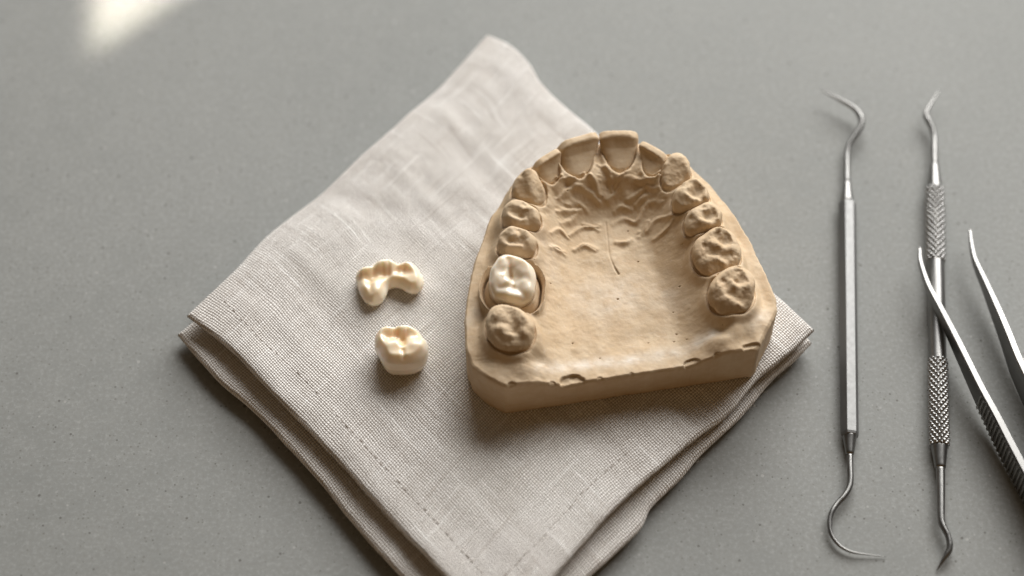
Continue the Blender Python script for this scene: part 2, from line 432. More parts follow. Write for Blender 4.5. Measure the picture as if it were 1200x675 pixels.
def build_napkin():
    global CREASES
    root = thing('folded_napkin', 'beige linen napkin folded square and laid diagonally on the grey tabletop', 'napkin', P(587, 385, 0))
    z1 = 6.6
    W = lambda pts, z=z1: poly_world(pts, z)
    LBu = W([(219, 372), (269, 412), (321.6, 467), (390, 536), (443, 594), (511, 667), (589, 750)])
    BRu = W([(589, 750), (654, 673), (699, 620), (740, 579), (773, 551), (821, 510), (854, 485), (887, 446), (920, 420), (954, 389)])
    LTu = W([(219, 371), (246, 347), (271, 324), (306, 286), (342, 255), (378, 225), (424, 185), (473, 142), (509, 109), (540, 78), (571, 42)])
    TRu = W([(571, 43), (594, 54), (619, 76), (638, 103), (691, 152), (760, 214), (830, 276), (900, 340), (954, 389)])
    z0 = 2.2
    LBl = W([(208, 394), (253, 446), (295, 481), (332, 520), (369, 560), (416, 618), (469, 677), (570, 788)], z0)
    BRl = W([(570, 788), (695, 674), (748, 624), (764, 596), (797, 564), (821, 535), (866, 492), (903, 449), (930, 426), (951, 405)], z0)
    LTl = W([(208, 394), (246, 362), (306, 301), (378, 240), (424, 200), (473, 157), (509, 124), (540, 93), (571, 58)], z0)
    TRl = W([(571, 58), (640, 112), (760, 224), (900, 356), (951, 405)], z0)
    CREASES = []
    for (a, b, s_, amp) in (((405, 190), (545, 245), 4.0, -.55), ((400, 232), (520, 260), 3.0, -.5), ((520, 130), (640, 260), 2.2, .40),
                            ((470, 205), (570, 300), 2.0, .35), ((585, 75), (665, 150), 2.5, .35), ((350, 300), (470, 390), 2.6, .25),
                            ((620, 520), (760, 520), 4.0, -.35), ((470, 520), (600, 560), 4.0, .25)):
        CREASES.append((P(*a, ZN)[:2], P(*b, ZN)[:2], s_, amp))
    fp = []
    for (px, py, rd) in ((640, 400, 20), (700, 320, 26), (720, 400, 24), (820, 380, 17), (850, 330, 12), (590, 380, 12), (456, 330, 9), (471, 415, 8)):
        c = P(px, py, ZN); fp.append((c[0], c[1], rd))
    mid_z = 4.3
    lo, _ = napkin_layer('lower_fold', (LBl, TRl, LTl, BRl), .02, mid_z-.05, 2.4, 31, root, .45, None)
    up, (X, Y, T) = napkin_layer('upper_fold', (LBu, TRu, LTu, BRu), mid_z, ZN, 1.9, 57, root, 1.0, fp)
    # running hem stitches set in from two edges
    Xf, Yf, Tf = X.ravel(), Y.ravel(), T.ravel()
    def zat(x, y): return Tf[np.argmin((Xf-x)**2+(Yf-y)**2)]
    V, F, n = [], [], 0
    for line in ([(262, 352), (300, 392), (352, 440), (410, 503), (470, 568), (530, 632), (572, 680)], [(590, 676), (640, 625), (690, 570), (735, 530)]):
        pl = resample(poly_world(line, ZN), step=.30); k = 0
        while k+3 < len(pl):
            L = random.choice((3, 3, 4)); seg = pl[k:k+L+1]
            j = np.array([random.uniform(-.12, .12), random.uniform(-.12, .12)])
            path = np.array([[*(q+j), 0] for q in seg]); zz = np.array([zat(q[0], q[1]) for q in path])
            path[:, 2] = zz + .06*np.sin(np.linspace(0, math.pi, len(path))) - .03
            v, f = sweep(path, [.085]*len(path), 6); V.append(v); F += [tuple(i+n for i in q) for q in f]; n += len(v)
            k += L + random.choice((1, 2, 3))
    s = mk('hem_stitching', np.concatenate(V), F, THREAD, root)
    # frayed fibres along the open edges
    V, F, n = [], [], 0
    for line, z in ((LBl, 1.8), (BRl, 1.8), (LBu, 6.0), (BRu, 6.0)):
        pl = resample(line, step=.5); nrm = np.array([pl[-1][1]-pl[0][1], -(pl[-1][0]-pl[0][0])]); nrm /= np.linalg.norm(nrm)
        if np.dot(nrm, np.array([0, -1])) < 0: nrm = -nrm
        for _ in range(75):
            q = pl[random.randrange(len(pl))]; L = random.uniform(.5, 1.8); a = random.uniform(-1.1, 1.1)
            d = np.array([nrm[0]*math.cos(a)-nrm[1]*math.sin(a), nrm[0]*math.sin(a)+nrm[1]*math.cos(a)])
            b = np.array([-d[1], d[0]])*random.uniform(-.7, .7)
            pts = [np.array([*(q-nrm*.5+d*L*t+b*t*t*L), z+random.uniform(-.3, .5)*t+.3*t]) for t in np.linspace(0, 1, 5)]
            v, f = sweep(np.array(pts), np.linspace(.03, .015, 5), 4); V.append(v); F += [tuple(i+n for i in q2) for q2 in f]; n += len(v)
    o = mk('frayed_fibre', np.concatenate(V), F, FUZZ, root); o['kind'] = 'stuff'
build_napkin()

# ------------------------------------------------------------------ dental cast: shared measurements
ZB = ZN-.05; DZ = 3.2; ZG = 19.0+DZ; ZF = 17.2+DZ
def zc(x0, y0, s, pts): return [(x0+p[0]/s, y0+p[1]/s) + tuple(p[2:]) for p in pts]
Z1 = (530, 140, 3.552); Z2 = (720, 140, 3.552); A1 = (560, 220, 7.5); A2 = (555, 285, 5.0); A3 = (770, 170, 7.5); A4 = (800, 250, 5.4); Z6 = (640, 140, 6.667)

# outline seen in the photo, then relief: (x1,y1,x2,y2,width,height) ridges and hollows, in that zoom's pixels
TEETH = [
 dict(kind='canine', z=A1 and Z1, H=4.3, out=[(247,310),(250,270),(275,230),(310,198),(340,203),(365,245),(390,310),(385,340),(355,355),(310,342),(270,327)],
      rel=[(318,215,335,300,16,.9),(345,330,300,325,12,.35),(285,285,300,310,14,-.5),(365,300,360,320,12,-.5),(285,235,285,235,5,-.6),(275,245,300,215,8,.35)], tilt=-.22),
 dict(kind='premolar', z=A1, H=3.9, out=[(215,235),(225,180),(260,130),(310,92),(365,95),(430,130),(500,165),(540,215),(555,270),(545,330),(500,375),(450,385),(380,385),(310,375),(260,352),(230,320),(218,280)],
      rel=[(285,175,270,240,38,.55),(350,150,350,150,30,.35),(400,165,405,170,14,-.7),(300,215,370,265,24,-1.1),(375,190,420,200,18,.45),(470,210,480,260,38,.75),(300,290,400,292,18,.5),(370,262,372,264,12,-.5),(440,300,470,330,22,-.3)]),
 dict(kind='premolar', z=A1, H=3.9, out=[(168,480),(175,430),(200,395),(235,350),(275,328),(340,340),(420,365),(480,410),(515,460),(518,520),(500,575),(470,600),(380,605),(300,600),(220,580),(180,540)],
      rel=[(280,385,300,420,34,.75),(345,385,352,415,14,-.8),(290,480,380,480,22,-1.1),(430,410,450,460,38,.75),(270,520,380,525,18,.6),(375,390,395,385,16,-.35),(210,410,210,420,10,-.4),(230,480,250,500,16,.3)]),
 dict(kind='molar', z=A2, H=3.2, out=[(75,460),(80,410),(110,365),(150,350),(220,365),(280,390),(330,430),(358,480),(350,550),(320,600),(260,620),(190,615),(130,595),(95,550),(75,500)],
      rel=[(140,430,180,440,24,.6),(140,505,190,512,22,.8),(120,470,190,475,12,-.4),(205,440,225,520,20,-.75),(225,395,215,420,14,-.5),(295,450,320,480,34,.8),(260,545,300,535,16,.5),(250,520,270,560,12,-.6),(170,570,210,575,14,-.5),(305,545,315,550,14,.4),(240,480,250,500,14,-.5),(180,545,220,550,12,.5)]),
 dict(kind='canine', z=A3, H=3.8, out=[(35,290),(45,200),(80,110),(140,62),(210,62),(260,100),(290,180),(300,240),(280,300),(220,350),(150,382),(80,380),(40,345)],
      rel=[(150,110,215,115,40,.1),(180,150,170,280,48,-.4),(80,160,75,300,22,.35),(255,160,270,230,24,.2),(120,335,230,320,24,.35)], tilt=-.20),
 dict(kind='premolar', z=A3, H=3.9, out=[(135,500),(150,430),(200,370),(260,310),(310,275),(370,290),(430,360),(465,430),(460,480),(430,515),(350,555),(270,578),(190,580),(145,550)],
      rel=[(345,400,330,430,36,-1.5),(385,360,390,400,26,-.6),(215,410,240,440,36,.7),(280,470,350,490,20,.8),(270,390,290,370,16,.4),(320,300,350,310,24,.3),(430,430,440,450,18,.5),(380,470,400,480,14,-.3)]),
 dict(kind='premolar', z=A3, H=3.9, out=[(240,690),(250,630),(300,570),(370,520),(440,488),(500,490),(550,550),(575,630),(570,680),(520,730),(430,765),(350,785),(280,780),(245,740)],
      rel=[(500,600,440,630,32,-1.4),(390,548,400,560,18,-.5),(330,610,340,650,38,.7),(380,690,450,690,20,.7),(420,580,450,570,16,.45),(545,600,550,640,18,.5),(290,650,292,655,14,-.6)]),
 dict(kind='molar', z=A4, H=3.2, out=[(60,230),(80,180),(130,130),(190,90),(235,75),(285,95),(325,120),(350,170),(370,230),(365,290),(340,335),(290,370),(230,390),(180,392),(130,375),(90,330),(68,280)],
      rel=[(280,160,270,175,26,-1.5),(205,130,215,135,16,-.7),(130,205,132,215,9,-.9),(185,200,215,215,22,.7),(230,215,350,235,18,.5),(245,275,340,255,14,-.35),(165,310,210,305,24,.9),(255,325,265,335,14,.7),(180,265,240,290,9,-.6),(240,105,235,150,10,.6),(320,130,335,170,12,.5),(95,220,100,260,18,.3),(330,290,310,310,14,.3)]),
 dict(kind='molar', z=A4, H=3.2, out=[(160,490),(170,450),(210,400),(270,350),(330,325),(390,340),(430,370),(455,420),(458,500),(440,560),(400,602),(340,622),(270,630),(220,608),(180,560)],
      rel=[(380,400,365,425,26,-1.4),(325,358,330,365,16,-.6),(255,430,256,434,9,-.9),(265,465,268,470,9,-.6),(330,480,440,458,18,.55),(290,520,350,545,13,-.4),(390,545,385,560,18,-.8),(270,555,310,570,22,.8),(215,465,240,490,24,.5),(310,440,325,465,14,.5),(350,385,340,410,9,.4),(430,400,440,430,12,.4),(360,575,370,585,12,.5)]),
]
CROWN = dict(kind='crown', z=A2, H=4.5, out=[(88,230),(95,170),(120,120),(150,72),(190,54),(240,66),(300,95),(348,130),(365,180),(362,250),(350,310),(310,340),(250,355),(180,345),(130,325),(95,280)],
      rel=[(220,165,218,185,13,-1.3),(218,180,205,95,9,-.75),(220,180,232,260,9,-.9),(250,215,270,205,16,-.55),(225,255,150,262,8,-.45),(232,258,290,300,8,-.5),(150,205,185,225,26,.75),(200,230,215,240,14,.45),(295,240,310,265,22,.7),(205,300,235,310,24,.75),(290,120,315,170,26,.75),(160,100,170,130,24,.65),(180,190,200,170,9,.3),(265,160,280,180,14,.3)])

class Tooth:
    def __init__(s, d, seed):
        s.d = d; s.seed = seed; d['H'] *= .88; s.ra = .88 if d['kind'] != 'crown' else .70; s.H = d['H']; pts = zc(*d['z'], d['out']); ys = [p[1] for p in pts]; y0, y1 = min(ys), max(ys)
        s.zo = ZG+s.H; s.sl = .32 if d['kind'] == 'molar' else .22
        W = []
        for x, y in pts:                     # the far rim is seen at the crown's bulge, the near rim lower down
            t = (y-y0)/(y1-y0); W.append(P(x, y, ZG+s.H*(.98*(1-t)+.42*t))[:2])
        W = np.array(W); s.c = W.mean(0); Q = W-s.c; a = np.arctan2(Q[:, 1], Q[:, 0]); r = np.hypot(*Q.T); o = np.argsort(a)
        a, r = a[o], r[o]; a = np.r_[a[-1]-2*math.pi, a, a[0]+2*math.pi]; r = np.r_[r[-1], r, r[0]]
        tt = np.linspace(-math.pi, math.pi, 241); rr = np.interp(tt, a, r)
        k = np.hanning(21); k /= k.sum(); rr = np.convolve(np.r_[rr[-11:-1], rr, rr[1:11]], k, 'valid')
        s.tt, s.rr = tt, rr; s.R0 = rr.mean()
        s.rel = []
        sc_ = d['z'][2]*5.5
        for (x1, y1_, x2, y2, wd, am) in d['rel']:
            p, q = zc(*d['z'], [(x1, y1_), (x2, y2)]); w2 = []
            for pq in (p, q):
                zz = s.zo
                for _ in range(4): ww = P(*pq, zz); zz = s.zo + s.sl*(ww[1]-s.c[1])
                w2.append(ww[:2])
            s.rel.append((w2[0], w2[1], max(.42, wd/sc_*(1.25 if am > 0 else 1.35)), am if am > 0 else am*(.72 if wd/sc_ > .6 else .5)))
    def e(s, x, y):
        dx, dy = x-s.c[0], y-s.c[1]; return np.hypot(dx, dy)/np.interp(np.arctan2(dy, dx), s.tt, s.rr)
    def relief(s, x, y):
        h = 0*x
        for a, b, wd, am in s.rel: h = h + am*np.exp(-(segd(x, y, a, b)/(wd*1.15))**2.2)
        return h
    def F(s, x, y, z):
        G = [.90, .95, .99, 1.0, .99, .96, .80] if s.d['kind'] != 'crown' else [.95, .97, 1.0, 1.0, .985, .95, .82]
        n1 = .22*vnoise(x*.5, y*.5, z*.5, s.seed); n2 = .22*vnoise(x*.5+31, y*.5, z*.5, s.seed)
        xx, yy = x+n1, y+n2; e = s.e(xx, yy); t = (z-ZG)/s.H
        g = np.interp(t, [-.6, 0, .25, .5, .75, .92, 1.15], G)
        d1 = (e/g-1)*s.R0*g
        top = s.zo + .15 - (.45*np.exp(-(e/.45)**2) if s.d['kind'] == 'crown' else .45*e*e-.2) - .55*smooth(.70, 1.0, e)**2 + s.sl*(yy-s.c[1]) + s.ra*s.relief(xx, yy)*(1-smooth(.93, 1.05, e))
        if 'tilt' in s.d:
            cy = (s.c/np.linalg.norm(s.c-AC))*1; v = (s.c-AC)/np.linalg.norm(s.c-AC)
            lab = ((xx-s.c[0])*v[0]+(yy-s.c[1])*v[1]); top = top - .2 - np.clip(-lab+1.8, 0, 9)*.30
        if s.d['kind'] != 'crown': top = top + .17*fbm(x*.8, y*.8, 0, s.seed+7, 3) + .05*fbm(x*2.2, y*2.2, 0, s.seed+8, 2) + (.035 if s.d['kind'] == 'molar' else .012)*(1-np.abs(vnoise(x*1.3, y*1.3, 0, s.seed+5))*4).clip(-1, 1)*-1
        if s.d['kind'] != 'crown': d1 = d1 + .16*fbm(x*.75, y*.75, z*.75, s.seed+17, 3)
        d2 = (z-top)*.80
        f = smax(d1, d2, .75 if s.d['kind'] != 'crown' else .6)
        return np.maximum(f, (s.zbot if hasattr(s, 'zbot') else ZG-2.6)-z)
    def mesh(s, res=.2):
        m = s.rr.max()+.6
        return surface_nets(s.F, (s.c[0]-m, s.c[1]-m, ZG-3), (s.c[0]+m, s.c[1]+m, s.zo+2.2), res)
AC = P(715, 300, ZG)[:2]
teeth = [Tooth(d, 100+i*13) for i, d in enumerate(TEETH)]
crown = Tooth(CROWN, 999); crown.zbot = ZG-.4

class Incisor:
    """blade: edge endpoints (photo) and the lowest point of the tongue-side face"""
    def __init__(s, a, b, low, seed, H=4.5):
        s.H = H; s.seed = seed; zt = ZG+s.H
        A, B, L = P(*a, zt-.4)[:2], P(*b, zt-.4)[:2], P(*low, ZG+.2)[:2]
        m = (A+B)/2; s.u = (B-A)/np.linalg.norm(B-A); s.a = np.linalg.norm(B-A)/2+.16; s.v = np.array([-s.u[1], s.u[0]])
        s.m = m - s.v*.55; s.vb = np.dot(s.m-L, s.v); s.sh = np.dot(L-s.m, s.u)
        s.c = s.m - s.v*s.vb*.42 + s.u*s.sh*.5; s.R0 = s.a
    def loc(s, x, y):
        dx, dy = x-s.m[0], y-s.m[1]; return dx*s.u[0]+dy*s.u[1], dx*s.v[0]+dy*s.v[1]
    def F(s, x, y, z):
        u, v = s.loc(x, y); t = np.clip((z-ZG)/s.H, -.5, 1.2); tc_ = np.clip(t, 0, 1)
        u = u + .15*vnoise(x*.45, y*.45, z*.45, s.seed) - s.sh*(1-tc_)
        a = s.a*np.interp(t, [-.5, 0, .12, .3, .5, .75, .92, 1.05], [.84, .88, .94, .99, 1.02, 1.02, .99, .92])
        vl = np.interp(t, [-.5, 0, .12, .3, .55, .8, 1.0, 1.2], [1.02*s.vb, s.vb, .93*s.vb, .70*s.vb, .42*s.vb, .22*s.vb, .70, .6])
        vl = np.maximum(vl, .6) - .35*np.exp(-((t-.55)/.25)**2)*np.exp(-(u/(.5*a))**2)
        vf = np.interp(t, [-.5, 0, .4, .8, 1.0, 1.2], [1.6, 1.7, 1.6, 1.1, .6, .5])
        vv = np.where(v < 0, -v/vl, v/vf); ex = np.interp(t, [0, .35, .75, 1], [2.2, 2.6, 3.2, 4.5])
        q = (np.abs(u/a)**ex+np.abs(vv)**ex+1e-9)**(1/ex)
        sc_ = np.minimum(a, np.where(v < 0, vl, vf)); d1 = (q-1)*np.where(np.abs(u/a) > np.abs(vv), a, sc_)*.8
        top = ZG+s.H - 1.0*(np.abs(u)/s.a)**4 + .10*vnoise(u*.9, 0*u, 0, s.seed+3)
        f = smax(d1, (z-top), .34) + .05*fbm(x*1.2, y*1.2, z*1.2, s.seed+9, 2)
        return np.maximum(f, ZG-2.6-z)
    def e(s, x, y):
        u, v = s.loc(x, y); u = u - s.sh; a = s.a*.86; vv = np.where(v < 0, -v/s.vb, v/1.75)
        return np.sqrt((u/a)**2+vv**2)
    def mesh(s, res=.19):
        m = max(s.a, s.vb)+1.8
        return surface_nets(s.F, (s.m[0]-m, s.m[1]-m-1, ZG-3), (s.m[0]+m, s.m[1]+m, ZG+s.H+1), res)
incisors = [Incisor((628.5, 190), (655, 173), (650, 215), 41, 4.1), Incisor((659.5, 166), (702.5, 154), (682, 207), 42),
            Incisor((702.5, 154.5), (745.5, 154), (727, 201), 43), Incisor((748.5, 163.5), (778, 180), (760, 206), 44, 3.4)]

# ------------------------------------------------------------------ dental cast base
OUT = [(592,450),(570,440),(553,425),(545.5,402),(544.5,372),(547.5,345),(552.5,318),(560.5,292),(569,266),(575.5,251),(582.5,242),(597,219),(618,197),(640,180),(668,170),(700,166),(735,167),(765,173),(790,184),
       (813,199),(833,213),(847,232),(864,253),(880,281),(892,306),(903,330),(910,347),(911,361),(889,406)]
RIDGE = [(583,470,16.2),(596,432,17.0),(599,395,18.9),(603,335,19),(608,290,19),(613,258,19),(622,228,19),(648,204,19),(682,191,19),(726,188,19),(764,194,19),(794,212,19),(812,236,19),(825,266,19),(841,305,19),(858,350,18.8),(868,388,17.4),(873,425,16.4)]
RUGAE = ([zc(*Z1, q) for q in ([(445,355),(500,318),(560,322),(612,348)], [(438,402),(490,388),(532,376),(545,362)], [(488,472),(540,432),(600,428),(612,420)], [(510,522),(550,500),(602,516)], [(412,492),(448,466),(482,482)], [(414,548),(440,538),(468,552)], [(400,300),(440,290),(470,300)])]
         + [zc(640, 200, 5.195, q) for q in ([(375,190),(440,145),(490,105),(560,115),(640,125)], [(545,210),(580,190),(620,175)], [(410,292),(460,268),(500,270),(545,292),(570,270),(600,225),(650,215),(695,235)], [(570,345),(620,345),(650,310),(700,305),(750,325)], [(430,400),(480,405),(520,385)], [(660,400),(720,380),(760,350)], [(310,40),(370,70),(400,150)], [(60,140),(110,125),(170,120)], [(230,90),(290,120),(320,170)], [(90,330),(150,300),(190,250)], [(200,440),(240,425),(300,450)], [(420,130),(470,85),(500,75)], [(590,130),(640,160),(690,170)], [(500,190),(550,170),(590,150)], [(230,300),(280,310),(320,330)], [(620,300),(600,340),(570,370)], [(40,480),(80,490),(110,480)], [(420,230),(460,215),(520,225)], [(130,230),(200,215),(250,235)])])
RAPHE = zc(*Z1, [(640,430),(648,500),(655,560),(672,605),(692,638)])
PITS = [(724,349,.35),(687,349,.2),(645,340,.2),(688,378,.2),(793,390,.3),(797,383,.25),(790,399,.25),(757,394,.25),(760,400,.2),(754,389,.2),(796,340,.3),(770,355,.2),(748,305,.25),(718,275,.25),(736,270,.2),(660,403,.3),(671,401,.25),(680,400,.2),(703,419,.2),(565,428,.3),(575,318,.2),(884,360,.3),(805,398,.2),(795,375,.25),(789,365,.2),(703,222,.25),(664,240,.2),(655,262,.2),(798,300,.2),(783,330,.2),(561,395,.2)]

def build_cast():
    root = thing('dental_cast', 'tan plaster upper dental cast with horseshoe of teeth standing on the folded napkin', 'dental cast', P(727, 380, ZB))
    rid = np.array([[*P(x, y, z+DZ)[:2], z+DZ] for x, y, z in RIDGE]); rid = catmull(rid, 90)
    outw = poly_world(OUT, ZF)
    c = outw.mean(0)
    # outline sampled by angle about the centre, corners kept
    closed = np.vstack([outw, outw[:1]]); dense = resample(closed, step=.02)
    ang = np.unwrap(np.arctan2(dense[:, 1]-c[1], dense[:, 0]-c[0]))
    if ang[-1] < ang[0]: dense = dense[::-1]; ang = ang[::-1]
    NTH, NR = 1100, 300
    L = np.r_[0, np.cumsum(np.linalg.norm(np.diff(dense, axis=0), axis=1))]
    tL = np.linspace(0, L[-1], NTH, endpoint=False)
    B = np.stack([np.interp(tL, L, dense[:, 0]), np.interp(tL, L, dense[:, 1])], 1)
    k = np.hanning(9); k /= k.sum(); Bs = np.stack([np.convolve(np.r_[B[-4:, i], B[:, i], B[:4, i]], k, 'valid') for i in (0, 1)], 1); B = Bs
    nr = fbm(B[:, 0]*.22, B[:, 1]*.22, 0, 5)*.22 + fbm(B[:, 0]*1.1, B[:, 1]*1.1, 0, 6)*.10
    dirn = (B-c)/np.linalg.norm(B-c, axis=1)[:, None]; B = B + dirn*nr[:, None]
    sr = np.linspace(0.004, 1, NR)
    X = c[0]+np.outer(sr, B[:, 0]-c[0]); Y = c[1]+np.outer(sr, B[:, 1]-c[1])
    # signed distance from the ridge line
    best = np.full(X.shape, 1e9); zr = np.zeros(X.shape); side = np.zeros(X.shape); par = np.zeros(X.shape)
    for i in range(len(rid)-1):
        a, b = rid[i], rid[i+1]; dx, dy = b[0]-a[0], b[1]-a[1]; l2 = dx*dx+dy*dy
        t = np.clip(((X-a[0])*dx+(Y-a[1])*dy)/l2, 0, 1); px, py = X-a[0]-t*dx, Y-a[1]-t*dy; d = np.hypot(px, py); m = d < best
        best = np.where(m, d, best); zr = np.where(m, a[2]+t*(b[2]-a[2]), zr); side = np.where(m, np.sign(py*dx-px*dy), side); par = np.where(m, (i+t)/(len(rid)-1), par)
    d = best*np.where(side < 0, 1, -1)              # >0 on the palate side
    back = Y - (P(592, 450, ZF)[1]+(X-P(592, 450, ZF)[0])*(P(889, 406, ZF)[1]-P(592, 450, ZF)[1])/(P(889, 406, ZF)[0]-P(592, 450, ZF)[0]))
    zfl = 12.9+DZ + 1.0*smooth(24, 52, back) + .25*fbm(X*.08, Y*.08, 0, 77) + .5*smooth(10, 0, back)
    front = smooth(30, 48, back)
    ss = smooth(2.0, 12.5, d); hin = zr*(1-ss)+zfl*ss
    hout = zr - (zr-ZF+.9)*smooth(2.4, 7.0, -d)
    Z = np.where(d > 0, hin, hout)
    # gum collars, the seam round each tooth, the trench round the crowned tooth
    for T in teeth+incisors:
        e = T.e(X, Y); R = T.R0
        Z = Z + 1.05*np.exp(-((e-1.09)*R/.95)**2) - .45*np.exp(-((e-1.01)*R/.22)**2)
    for T in incisors:
        e = T.e(X, Y); Z = Z + .3*np.exp(-((e-1.22)*T.R0/.9)**2) - .7*np.exp(-((e-1.03)*T.R0/.36)**2)
    # festooned flange on the cheek side
    Z = Z + np.where(d < -3, .35*np.sin(par*70)*smooth(3, 5, -d)*smooth(9, 6, -d), 0)
    e = crown.e(X, Y); R = crown.R0
    ew = e + .02*vnoise(X*.4, Y*.4, 0, 3)
    prof = np.interp(ew, [0, 1.0, 1.16, 1.175, 1.23, 1.25, 1.40, 1.50], [-2.6, -2.6, -2.6, -3.4, -3.4, -1.15, .25, 0])
    mes = smooth(.95, .75, (Y-crown.c[1])/(crown.R0*1.2))          # no bevel where the premolar stands
    Z = np.where(ew < 1.25, np.minimum(Z, ZG+prof), np.where(ew < 1.5, Z*(1-mes)+mes*(np.where(ew < 1.4, ZG+prof, Z+prof)), Z))
    # rugae, raphe, papilla
    rug = np.zeros(X.shape)
    for q in RUGAE:
        w_ = poly_world(q, 15.5+DZ); w_ = catmull(w_, 14); dd = np.full(X.shape, 1e9); tpos = np.zeros(X.shape)
        for i in range(len(w_)-1):
            s_ = segd(X, Y, w_[i], w_[i+1]); m = s_ < dd; dd = np.where(m, s_, dd); e_ = w_[i+1]-w_[i]; tl = np.clip(((X-w_[i][0])*e_[0]+(Y-w_[i][1])*e_[1])/(e_@e_+1e-9), 0, 1); tpos = np.where(m, (i+tl)/(len(w_)-1), tpos)
        am = .60*(.45+.55*np.sin(math.pi*np.clip(tpos, .08, .92)))*(1+.35*fbm(X*.5, Y*.5, 0, 9))
        rug = np.maximum(rug, am*np.exp(-(dd/(.52+.14*vnoise(X*.4, Y*.4, 0, 12)))**2))
    Z = Z + rug
    rw = catmull(poly_world(RAPHE, 13.5+DZ), 12); dd = np.min([segd(X, Y, rw[i], rw[i+1]) for i in range(11)], 0)
    endp = rw[-1]; Z = Z - .11*np.exp(-(dd/.2)**2) + .10*np.exp(-(dd/1.3)**2)
    recess_shade = .11*np.exp(-(dd/.18)**2)  # painted shade: dark line in the colour along the groove
    dl = np.hypot(X-endp[0], Y-endp[1]); recess_shade = np.maximum(recess_shade, .55*np.exp(-(dd/.2)**2)*smooth(3.2, .5, dl)); Z = Z - .25*np.exp(-(dd/.25)**2)*smooth(3.2, .5, dl)  # groove end painted darker, as deeper shade
    pp = P(702, 217, 18+DZ)[:2]; Z = Z + .9*np.exp(-(((X-pp[0])/1.5)**2+((Y-pp[1])/3.2)**2))
    # heel knobs and hollows
    for (px, py, sx_, am) in ((612,428,3.0,.9),(628,418,2.2,-.8),(600,415,3.0,-.7),(575,425,4,.3),(855,372,2.6,.9),(845,385,2.0,-.9),(862,388,2.0,.8),(848,398,2.6,.9),(836,398,2.0,.5),(875,395,2.4,-.6),(850,345,3,.2)):
        q = P(px, py, 17.5+DZ)[:2]; Z = Z + am*np.exp(-((X-q[0])**2+(Y-q[1])**2)/(sx_*.8)**2)
    # surface roughness of poured stone
    Z = Z + .20*fbm(X*.18, Y*.18, 0, 21, 2) + .075*fbm(X*.55, Y*.55, 0, 23, 2) + .035*fbm(X*1.5, Y*1.5, 0, 26, 3)
    rg = np.exp(-((d-6)/5)**2)*(.4+front); Z = Z + .34*rg*fbm(X*.45, Y*.6, 0, 31, 3)
    # chips on the back edge
    _a, _b = P(592, 450, ZF), P(889, 406, ZF)
    def rimy(x): return _a[1]+(x-_a[0])*(_b[1]-_a[1])/(_b[0]-_a[0])
    chip = np.zeros(X.shape)
    for (px, py, zz, rx, ry, dp) in ((672,447,13,2.6,2.0,.8),(811,425,14,1.6,1.2,.6),(884,407,17,2.4,1.3,.6),(703,447,13,.5,.5,.3),(648,444,14,.6,.5,.4),(740,441,13,.4,.5,.3),(840,417,15,.7,.5,.4),(600,452,16.5,.8,.5,.4)):
        q = P(px, py, zz+DZ)[:2]; q = np.array([q[0], rimy(q[0])+.15]); ee = np.hypot((X-q[0])/rx, (Y-q[1])/ry)+.10*vnoise(X*.8, Y*.8, 0, 51); m = smooth(1.06, .90, ee); chip = np.maximum(chip, m*.0)
        Z = Z - dp*m*(.85+.2*vnoise(X*.9, Y*.9, 0, 52)); recess_shade = np.maximum(recess_shade, .34*np.exp(-((ee-.97)/.09)**2)*smooth(q[1], q[1]+ry*.6, Y))  # chip's back edge gets a shade arc painted in colour
    for (px, py, rad) in PITS[::2]:
        q = P(px, py, DZ+(13.5 if 640 < px < 830 else 17))[:2]; g = np.exp(-((X-q[0])**2+((Y-q[1])*1.4)**2)/(rad*.62)**2)
        Z = Z - .4*g; recess_shade = np.maximum(recess_shade, .45*g)  # occlusion shade of each pit painted into the colour
    # pale scuffs
    chalk = np.zeros(X.shape)
    for pl, wd, am in (([(632,440),(660,430),(700,424),(740,421),(790,413),(822,403),(835,398)], 1.3, 1.0), ([(700,350),(730,345)], 5.5, .5), ([(545,385),(556,375)], 1.2, .4), ([(775,345),(790,352)], 4, .35), ([(880,390),(895,380)], 1.6, .4), ([(640,300),(650,330)], 3, .25)):
        w_ = poly_world(pl, 13.5+DZ); dd = np.min([segd(X, Y, w_[i], w_[i+1]) for i in range(len(w_)-1)], 0)
        chalk = np.maximum(chalk, am*np.exp(-(dd/wd)**2)*(.75+.5*fbm(X*.5, Y*.5, 0, 61)))
    chalk = np.clip(chalk, 0, 1)
    # soften the trimmed rim, then the wall
    rim = smooth(.985, 1.0, sr)[:, None]; Z = Z - .35*rim**2
    top = np.stack([X, Y, Z], -1)
    rows = []; zl = Z[-1]
    wob = lambda sd, a: a*fbm(B[:, 0]*.15, B[:, 1]*.15, sd*1.7, 71)
    for t in (.03, .08, .18, .3, .45, .6, .75, .9, .97, 1.0):
        ins = np.interp(t, [0, .03, .08, .5, .97, 1], [0, -.10, -.14, 0, .10, .45]) + wob(t*3, .12) + .05*fbm(B[:, 0]*.8, t*9+0*B[:, 0], 0, 73)
        p = B - dirn*ins[:, None]; z = zl + (ZB-zl)*t - (.06 if t == 1 else 0); rows.append(np.stack([p[:, 0], p[:, 1], z], -1))
    grid = np.concatenate([top, np.array(rows)], 0); M = grid.shape[0]
    idx = np.arange(M*NTH).reshape(M, NTH); nx = np.roll(idx, -1, 1)
    F = np.stack([idx[:-1], idx[1:], nx[1:], nx[:-1]], -1).reshape(-1, 4).tolist()
    V = grid.reshape(-1, 3); ctr = len(V); V = np.vstack([V, [[c[0], c[1], Z[0].mean()]]])
    F += [(ctr, int(idx[0, j]), int(nx[0, j])) for j in range(NTH)]; F.append(tuple(int(i) for i in idx[-1][::-1]))
    z0 = np.zeros((len(rows), NTH))
    at = {'chalk': np.r_[np.concatenate([chalk, z0]).ravel(), 0], 'recess_shade': np.r_[np.concatenate([recess_shade, z0]).ravel(), 0]}
